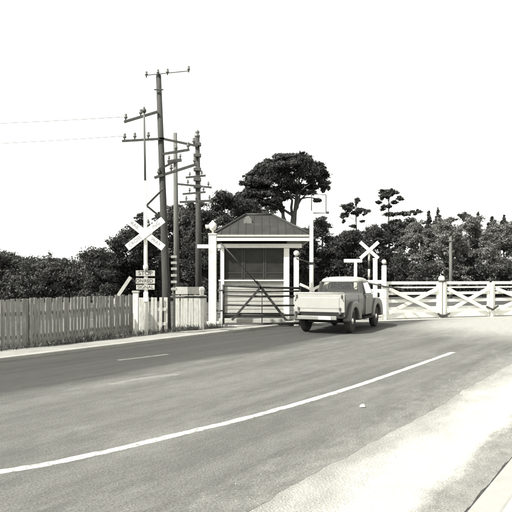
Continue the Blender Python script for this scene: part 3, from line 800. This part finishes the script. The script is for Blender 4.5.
# ------------------------------------------------------------------ white crossing gates across the road
GA, GB = Vector((xa(384, 23.6), 23.6, 0)), Vector((xa(512, 26.0), 26.0, 0))
gdir = (GB - GA).normalized(); grz = math.atan2(gdir.y, gdir.x)
def gpoint(px):           # the point of the gate line seen in column px
    k = (px - 256.0) / F; u = (k * GA.y - GA.x) / (gdir.x - k * gdir.y)
    return GA + gdir * u
def gate_leaf(label, pa, pb, upright=None, flip=False):
    a, b = gpoint(pa), gpoint(pb); L = (b - a).length
    t = thing('crossing_gate', label, 'gate', a, grz, 'white gates closed across the road')
    for z, h_, y in ((1.44, .12, 0), (1.26, .06, .0), (1.02, .11, 0), (.72, .12, 0), (.43, .11, 0), (.14, .20, 0)):
        MB().box((L/2, y, z), (L - .12, .045, h_)).build('rail', M_bright, t, bevel=.006)
    for x in ((.05, L - .05) if upright is None else (.05, upright * L, L - .05)):
        MB().box((x, 0, .76), (.10, .07, 1.48)).build('stile', M_bright, t, bevel=.008)
    for za_, zb_, y in ((.26, 1.20, -.058), (1.20, .26, -.088)):
        MB().bar((.10, y, za_), (L - .10, y, zb_), .028, .15).build('brace', M_bright, t, bevel=.004)
    return t
gate_leaf('white cross-braced gate leaf between the ball-topped post and the lamp post', 386, 438.5)
gate_leaf('white cross-braced gate leaf just right of the lamp-topped meeting post', 444.5, 489, None)
gate_leaf('white cross-braced gate leaf at the right edge of the picture', 492.5, 548)
gate_leaf('white cross-braced gate leaf beyond the right edge', 552, 606)
p = gpoint(441.5)
mp_ = thing('gate_post', 'white double gate post with a round white lamp where two leaves meet', 'post', p, grz)
for x in (-.09, .09):
    MB().box((x, -.02, .74), (.11, .13, 1.50)).build('shaft', M_bright, mp_, bevel=.01)
MB().box((0, -.02, 1.50), (.34, .16, .05)).build('cap', M_iron, mp_, bevel=.01)
MB().lathe([(.06, 1.51), (.12, 1.55), (.13, 1.63), (.10, 1.70), (.03, 1.74)], 14).build('lamp', M_bright, mp_, smooth=True)
MB().box((0, -.12, .10), (.34, .10, .10)).build('latch', M_iron, mp_, bevel=.01)
MB().bar((-.30, -.14, .20), (0, -.14, .06), .04, .06).bar((.30, -.14, .20), (0, -.14, .06), .04, .06).build('drop_bolt', M_iron, mp_)
p = gpoint(490.7)
mq = thing('gate_post', 'white gate post with dark latch near the right edge', 'post', p, grz)
MB().box((0, -.02, .72), (.13, .13, 1.46)).build('shaft', M_bright, mq, bevel=.01)
MB().bar((-.34, -.12, .44), (0, -.12, .30), .04, .07).bar((.30, -.12, .46), (0, -.12, .30), .04, .07).build('latch', M_iron, mq)
p = gpoint(550)
mq = thing('gate_post', 'white gate post beyond the right edge', 'post', p, grz)
MB().box((0, -.02, .74), (.15, .15, 1.50)).build('shaft', M_bright, mq, bevel=.01)

# lone grey pole behind the gates
lpD = 44
lo = thing('telegraph_pole', 'lone short grey pole standing before the wood behind the gates', 'pole', (xa(450.5, lpD), lpD, 0))
MB().tube([(0, 0, -.05), (.02, 0, 2), (0, 0, za(237, lpD))], [.13, .12, .10], 9).build('shaft', M_greypole, lo, smooth=True)
MB().tube([(-.25, -.1, za(241, lpD)), (.25, -.1, za(241, lpD))], .04, 8).build('cross_arm', M_greypole, lo)

# ------------------------------------------------------------------ power poles
def insul(c, par, s=1.0):
    MB().lathe([(.02*s, -.02), (.02*s, .05*s), (.05*s, .06*s), (.055*s, .10*s), (.03*s, .13*s), (.045*s, .15*s), (.03*s, .19*s)], 10, Matrix.Translation(c)).build('insulator', M_ceramic, par, smooth=True)
pD = 17.6
pp = thing('power_pole', 'tall dark timber power pole carrying several cross arms', 'pole', (xa(167, pD), pD, 0))
lx = lambda px, D=pD, r_=None: xa(px, D) - (r_ or pp).location.x
ztop = za(75, pD)
MB().tube([(0, 0, -.1), (lx(166), 0, 1.5), (lx(163), 0, 4), (lx(158.5), 0, ztop)], [.125, .118, .10, .075], 12).build('shaft', M_pole, pp, smooth=True)
def arm(par, pa, ya, pb, yb_, D, dD=.0, ins=(), w=.075, m=None, r_=None):
    a = Vector((xa(pa, D - dD) - par.location.x, -dD, za(ya, D - dD))); b = Vector((xa(pb, D + dD) - par.location.x, dD, za(yb_, D + dD)))
    off = Vector((0, -.12, 0)); o = MB().bar(a + off, b + off, w, w * 1.25).build('cross_arm', m or M_pole, par)
    for u in ins: insul(a.lerp(b, u) + off + Vector((0, 0, w * .6)), o)
    return o
MB().tube([(lx(146), -.1, za(76.5, pD)), (lx(190), -.1, za(72, pD))], .012, 6).build('earth_bar', M_iron, pp)
for px, py in ((147, 77), (158.5, 75), (168, 74.5), (189, 71.8)):
    insul((lx(px), -.1, za(py, pD) - .03), pp, .85)
arm(pp, 125, 123, 158, 113, pD, .0, (.05, .5), .055)
arm(pp, 123, 142, 165, 139.5, pD, 0, (.06, .3, .62), .05)
arm(pp, 160, 139, 198, 147, pD, 0, (.9,), .05)
arm(pp, 163, 155, 190, 150.5, pD, 0, (.5, .95), .055)
arm(pp, 155, 178.5, 197, 165, pD, 0, (.1, .4, .95), .06)
arm(pp, 160, 170, 176, 162, pD, .1, (), .05)
for k, py in enumerate((257, 263, 269, 275.5, 282, 289)):
    MB().box((lx(174.5), -.10, za(py, pD)), (.17, .06, .075)).build('step', mat('pale step', .22, .7, .2, 8), pp, bevel=.01)
MB().bar((lx(174.5), -.04, za(255, pD)), (lx(174.5), -.04, .1), .06, .06).build('step_rail', M_pole, pp)
MB().tube([(lx(164), -.13, za(91, pD)), (lx(155), -.13, za(91, pD))], .02, 6).build('spur', M_iron, pp)
# second, further pole
p2 = thing('power_pole', 'thin grey pole standing just right of the tall power pole', 'pole', (xa(177, 24), 24, 0))
MB().tube([(0, 0, -.1), (xa(176, 24) - p2.location.x, 0, 4), (xa(175.2, 24) - p2.location.x, 0, za(133, 24))], [.12, .10, .075], 10).build('shaft', M_greypole, p2, smooth=True)
arm(p2, 168, 162.5, 182, 160.5, 24, 0, (.1, .9), .10, M_pole)
arm(p2, 178, 184.5, 212, 188, 24, 0, (.3, .9), .06, M_pole)
arm(p2, 183, 194.5, 206, 192.5, 24, 0, (.3, .9), .06, M_pole)
arm(p2, 180, 202.5, 213, 201, 24, 0, (.2, .5, .9), .07, M_pole)
# third pole with a cluster of gear
p3_ = thing('power_pole', 'dark pole with stacked insulators, rightmost of the three power poles', 'pole', (xa(198.5, 27), 27, 0))
MB().tube([(0, 0, -.1), (0, 0, 4), (xa(197.3, 27) - p3_.location.x, 0, za(137, 27))], [.15, .13, .10], 10).build('shaft', M_pole, p3_, smooth=True)
MB().lathe([(.07, 0), (.13, .05), (.13, .13), (.06, .17), (.10, .22), (.10, .3), (.03, .36)], 10, Matrix.Translation((xa(197.3, 27) - p3_.location.x, 0, za(138, 27)))).build('insulator', M_ceramic, p3_, smooth=True)
for py in (145, 156, 170, 180, 187):
    MB().box((xa(197.6, 27) - p3_.location.x, -.12, za(py, 27)), (.34, .2, .16)).build('fuse_box', M_iron, p3_, bevel=.02)
arm(p3_, 186, 178, 206, 176, 27, 0, (.2, .8), .07, M_pole)

def wire(label, a, b, sag, r_=.006):
    a, b = Vector(a), Vector(b); P = []
    for i in range(25):
        u = i / 24; q = a.lerp(b, u); q.z -= sag * 4 * u * (1 - u); P.append(q)
    o = MB().tube(P, r_, 5).build('overhead_wire', M_iron, smooth=True)
    return tag(o, label, 'wire', 'overhead wires')
wire('overhead wire running left from the upper cross arm of the tall pole', (xa(127, pD), pD - .12, za(123, pD) + .15), (-34, pD + 6, 8.2), .5)
wire('overhead wire running left from the lower cross arm of the tall pole', (xa(126, pD), pD - .12, za(142, pD) + .15), (-34, pD + 6, 7.2), .5)

# ------------------------------------------------------------------ picket fence along the footpath
def fence(label, pa, pb, D0, D1, ztops, step, w, m, rails, seed, gap=0.0, post=True):
    a = Vector((xa(pa, D0), D0, 0)); b = Vector((xa(pb, D1), D1, 0)); d = b - a; L = d.length; rz = math.atan2(d.y, d.x)
    t = thing('picket_fence', label, 'fence', a, rz)
    r = random.Random(seed); n = int(L / step)
    mes = [MB().box((0, -.035, h_/2 + .04), (w * r.uniform(.92, 1.05), .018, h_)).mesh('picket', m) for h_ in [ztops * r.uniform(.975, 1.01) for _ in range(5)]]
    for i in range(n):
        if r.random() < gap: continue
        o = link('picket', r.choice(mes), t, (step * (i + .5) + r.uniform(-.008, .008), r.uniform(-.004, .004), .05)); o.rotation_euler.y = r.uniform(-.02, .02)
    for z in rails:
        MB().box((L/2, 0, z), (L, .045, .09)).build('rail', m, t)
    k = max(1, round(L / 2.4))
    if post:
        for i in range(k + 1):
            MB().box((L * i / k, .05, ztops * .5 + .03), (.10, .09, ztops + .06)).build('post', m, t, bevel=.008)
    return t
fence('tight white paling fence between the tall power pole and the gate post', 177, 205, 18.75, 18.95, 1.02, .085, .072, M_white, (.25, .85), 4)
# dark pipe rail and white capping in front of that fence
cp = thing('capped_rail', 'pale boarded rail topped by a round-headed white post beside the gate post', 'rail', (xa(172, 18.2), 18.2, 0))
lx2 = lambda px, D: xa(px, D) - cp.location.x
MB().bar((lx2(173, 18.2), 0, za(290.5, 18.2)), (lx2(201, 18.2), .0, za(290.5, 18.2)), .04, .22).build('board', mat('capping board', .36, .7, .15, 6, dirt=.4, dirtv=.2), cp)
MB().tube([(lx2(166, 18.2), -.06, za(297, 18.2)), (lx2(208, 18.2), -.06, za(297, 18.2))], .035, 8).build('pipe_rail', M_iron, cp, smooth=True)
MB().box((lx2(202, 18.2), 0, .66), (.12, .12, 1.28)).build('post', M_white, cp, bevel=.01)
MB().ball((lx2(202, 18.2), 0, za(289.5, 18.2)), .085).build('finial', M_bright, cp, smooth=True)
M_fence = mat('weathered fence board', .21, .8, .35, 6, dirt=.7, dirtv=.07, dscale=5, bump=.3, stretch=(3, 3, .5))
fence('weathered grey paling fence left of the crossing sign', 28, 133, 13.6, 16.9, 1.08, .115, .088, M_fence, (.3, .82), 6, .05)
fence('weathered grey paling fence running off the left edge', -95, 26, 11.9, 13.55, 1.08, .115, .088, M_fence, (.3, .82), 9, .05)
fence('short broken run of pale palings behind the crossing sign', 141, 166, 17.25, 17.45, 1.0, .12, .075, M_white, (.3, .72), 12, .22)
wp = thing('fence_post', 'stout pale post standing left of the warning plates', 'post', (xa(136.3, 16.6), 16.55, 0))
MB().box((0, 0, .62), (.15, .13, 1.24)).build('shaft', M_white, wp, bevel=.012)
MB().box((0, 0, 1.25), (.19, .17, .05)).build('cap', M_white2, wp, bevel=.01)
pr = thing('timber_prop', 'pale slanting timber prop leaning behind the fence near the sign', 'timber', (xa(118, 18.2), 18.2, 0))
MB().bar((-.75, .1, .0), (xa(130, 18.2) - pr.location.x, .1, za(277, 18.2)), .05, .10).build('prop', M_white2, pr)

# ------------------------------------------------------------------ the truck
def make_truck():
    RH = R(25.5)
    c = gd(319.3, 334.3); K = 1.05
    t = thing('pickup_truck', 'old pale rounded pickup truck stopped before the white gates', 'truck', (c.x, c.y, .0056), -RH); t.scale = (K, K, K)
    paint = mat('faded cream car paint', .26, .35, .06, 3, spec=.5, dirt=.3, dirtv=.40, dscale=2)
    side = mat('shaded cream car paint', .055, .35, .08, 3, spec=.5, dirt=.3, dirtv=.13, dscale=2)  # cream body colour darkened, so the shade on the sides is painted in
    rubber = mat('tyre rubber', .025, .9, .2, 12)
    chrome = mat('dull chrome', .45, .25, .1, 6, metal=.8)
    under = mat('underbody', .015, .9, .3, 8)
    hwB = .70
    # load bed
    bed = MB().box((0, .90, .50), (2*hwB - .06, 1.66, .06)).build('bed_floor', under, t)
    for sx in (-1, 1):
        prof = [(sx*(hwB - .05), .47), (sx*(hwB + .02), .47), (sx*(hwB + .045), .62), (sx*(hwB + .05), .95), (sx*(hwB + .03), 1.10), (sx*(hwB - .03), 1.13), (sx*(hwB - .06), 1.10), (sx*(hwB - .05), .95)]
        MB().prism(prof, .02, 1.80, 'y').build('bed_side', side, t, bevel=.012)
    MB().box((0, 1.76, .82), (2*hwB - .1, .04, .64)).build('bed_bulkhead', side, t)
    tg = MB().box((0, .005, .865), (2*hwB + .06, .05, .53)).build('tailgate', paint, t, bevel=.02, seg=3)
    MB().tube([(-hwB, .0, 1.125), (hwB, .0, 1.125)], .028, 8).build('top_roll', paint, tg, smooth=True)
    for sx in (-1, 1):
        MB().box((sx*.60, -.035, .70), (.05, .03, .08)).build('hinge', side, tg)
    MB().box((0, -.024, .86), (1.16, .012, .30)).build('pressing', paint, tg, bevel=.006)
    for sx in (-1, 1):
        MB().box((sx*.655, -.03, 1.04), (.05, .03, .09)).build('latch', mat('latch iron', .05, .5, .2, 9), tg, bevel=.006)
        MB().tube([(sx*.655, -.045, 1.02), (sx*.70, -.035, .92), (sx*.72, .03, .86)], .008, 6).build('chain', M_iron, tg)
        MB().box((sx*.752, 1.30, .80), (.004, .012, .52)).build('panel_seam', under, t)
    # rear valance, bumper, lights, plate
    MB().box((0, .03, .52), (2*hwB - .02, .06, .16)).build('rear_valance', under, t, bevel=.015)
    bp = MB().box((-.04, -.10, .455), (1.14, .05, .11)).build('rear_bumper', mat('grimy bumper', .17, .4, .15, 5, spec=.5), t, bevel=.02, seg=3)
    for sx in (-1, 1):
        MB().box((sx*.40, -.03, .46), (.05, .14, .05)).build('bumper_bracket', under, bp)
        tl = MB().lathe([(.045, 0), (.05, .02), (.03, .05)], 12, Matrix.Translation((sx*.60, -.005, .575)) @ Matrix.Rotation(R(90), 4, 'X')).build('tail_lamp', mat('tail lens', .06, .2, .1, 5), t, smooth=True)
    MB().box((.20, -.132, .46), (.36, .012, .10)).build('number_plate', mat('pale number plate', .36, .5, .08, 8), t)
    # cab lower body and bonnet as one shell
    def sec(y, hw, zb, zt, e=.55, n=20):
        out = []
        for k in range(n):
            a = 2*math.pi*k/n; ca, sa = math.cos(a), math.sin(a)
            out.append((hw * math.copysign(abs(ca)**e, ca), y, (zb+zt)/2 + (zt-zb)/2 * math.copysign(abs(sa)**e, sa)))
        return out
    MB().loft([sec(1.80, .70, .40, 1.08, .3), sec(1.86, .745, .38, 1.12, .3), sec(2.4, .755, .38, 1.12, .3), sec(2.95, .74, .38, 1.10, .35), sec(3.12, .66, .42, 1.09, .45),
               sec(3.4, .58, .46, 1.08, .55), sec(3.75, .50, .48, 1.03, .6), sec(4.05, .40, .5, .95, .65), sec(4.16, .28, .55, .86, .7)]).build('cab_body', side, t, smooth=True)
    # doors as proud panels
    for sx in (-1, 1):
        dr = MB().box((sx*.752, 2.42, .755), (.022, .86, .60)).build('door', side, t, bevel=.01)
        MB().box((sx*.775, 2.12, .98), (.03, .12, .025)).build('handle', chrome, dr, bevel=.008)
    # greenhouse: roof, pillars, glass
    def ring(z, y0, y1, hw, e=.5, n=24):
        out = []
        for k in range(n):
            a = 2*math.pi*k/n; ca, sa = math.cos(a), math.sin(a)
            out.append((hw*math.copysign(abs(ca)**e, ca), (y0+y1)/2 + (y1-y0)/2*math.copysign(abs(sa)**e, sa), z))
        return out
    rf = MB().loft([ring(1.42, 1.80, 2.88, .665), ring(1.47, 1.80, 2.85, .66), ring(1.52, 1.84, 2.78, .62), ring(1.56, 1.95, 2.66, .53), ring(1.585, 2.1, 2.54, .38), ring(1.595, 2.2, 2.45, .22)]).build('roof', paint, t, smooth=True)
    belt = {}
    for sx in (-1, 1):
        MB().bar((sx*.665, 1.83, 1.08), (sx*.60, 1.85, 1.44), .17, .06).build('rear_pillar', side, t, bevel=.015)
        MB().bar((sx*.69, 2.98, 1.07), (sx*.58, 2.78, 1.46), .05, .06).build('windscreen_pillar', side, t, bevel=.015)
        MB().bar((sx*.71, 2.04, 1.08), (sx*.60, 2.06, 1.46), .05, .10).build('door_pillar', side, t, bevel=.015)
        m = MB(); m.add([(sx*.715, 2.10, 1.09), (sx*.715, 2.92, 1.09), (sx*.605, 2.76, 1.44), (sx*.605, 2.10, 1.44)], [(0,1,2,3)]); m.build('side_window', GLASS, t)
    m = MB(); m.add([(-.58, 1.852, 1.12), (.58, 1.852, 1.12), (.53, 1.872, 1.43), (-.53, 1.872, 1.43)], [(0,1,2,3)]); m.build('rear_window', GLASS, t)
    m = MB(); m.add([(-.66, 2.99, 1.09), (.66, 2.99, 1.09), (.55, 2.81, 1.45), (-.55, 2.81, 1.45)], [(0,1,2,3)]); m.build('windscreen', GLASS, t)
    MB().box((0, 2.05, 1.10), (1.1, .12, .22)).build('seat_back', under, t, bevel=.03)
    MB().tube([(.36 + .17*math.cos(k*.5236), 2.62 + .06*math.sin(k*.5236), 1.14 + .15*math.sin(k*.5236)) for k in range(13)], .012, 6).build('steering_wheel', under, t)
    # fenders
    def fender(y, r_in, len_b, len_f, top, x0, x1, name):
        arch = [(y + r_in*math.cos(a), .34 + r_in*math.sin(a)) for a in [math.pi*k/12 for k in range(13)]]
        outer = []
        for k in range(17):
            a = math.pi*(16-k)/16
            L = len_f if math.cos(a) > 0 else len_b
            outer.append((y + L*math.copysign(abs(math.cos(a))**.75, math.cos(a)), .34 + (top-.34)*abs(math.sin(a))**.8))
        poly = arch + outer
        for sx in (-1, 1):
            MB().prism(poly, sx*x0, sx*x1).build(name, side, t, bevel=.05, seg=4)
    fender(.72, .37, .56, .66, .90, .60, .83, 'rear_fender')
    fender(3.36, .38, .62, .70, .93, .52, .80, 'front_fender')
    for sx in (-1, 1):
        MB().box((sx*.74, 2.30, .36), (.16, 1.2, .05)).build('running_board', under, t, bevel=.015)
        MB().lathe([(.02, 0), (.085, .01), (.10, .05), (.09, .10)], 14, Matrix.Translation((sx*.56, 4.10, .76)) @ Matrix.Rotation(R(90), 4, 'X')).build('headlight', chrome, t, smooth=True)
        for y in (.72, 3.36):
            x = sx * .655
            Mx = Matrix.Translation((x, y, .325)) @ Matrix.Rotation(R(90)*sx, 4, 'Y')
            wh = MB().lathe([(.20, -.08), (.29, -.085), (.322, -.06), (.325, 0), (.322, .06), (.29, .085), (.20, .08)], 28, Mx).build('wheel', rubber, t, smooth=True)
            MB().lathe([(.21, .06), (.205, .075), (.17, .055), (.10, .075), (.06, .10), (.01, .105)], 20, Mx).build('rim', chrome, wh, smooth=True)
    MB().box((0, 2.0, .36), (.9, 3.4, .12)).build('chassis', under, t)
    MB().tube([(-.62, .72, .325), (.62, .72, .325)], .05, 8).build('rear_axle', under, t)
    MB().box((0, 4.24, .46), (1.40, .06, .11)).build('front_bumper', chrome, t, bevel=.02)
    for k in range(6):
        MB().box((0, 4.165 - .012*k, .60 + .045*k), (.44, .02, .018)).build('grille_bar', chrome, t)
    return t
make_truck()
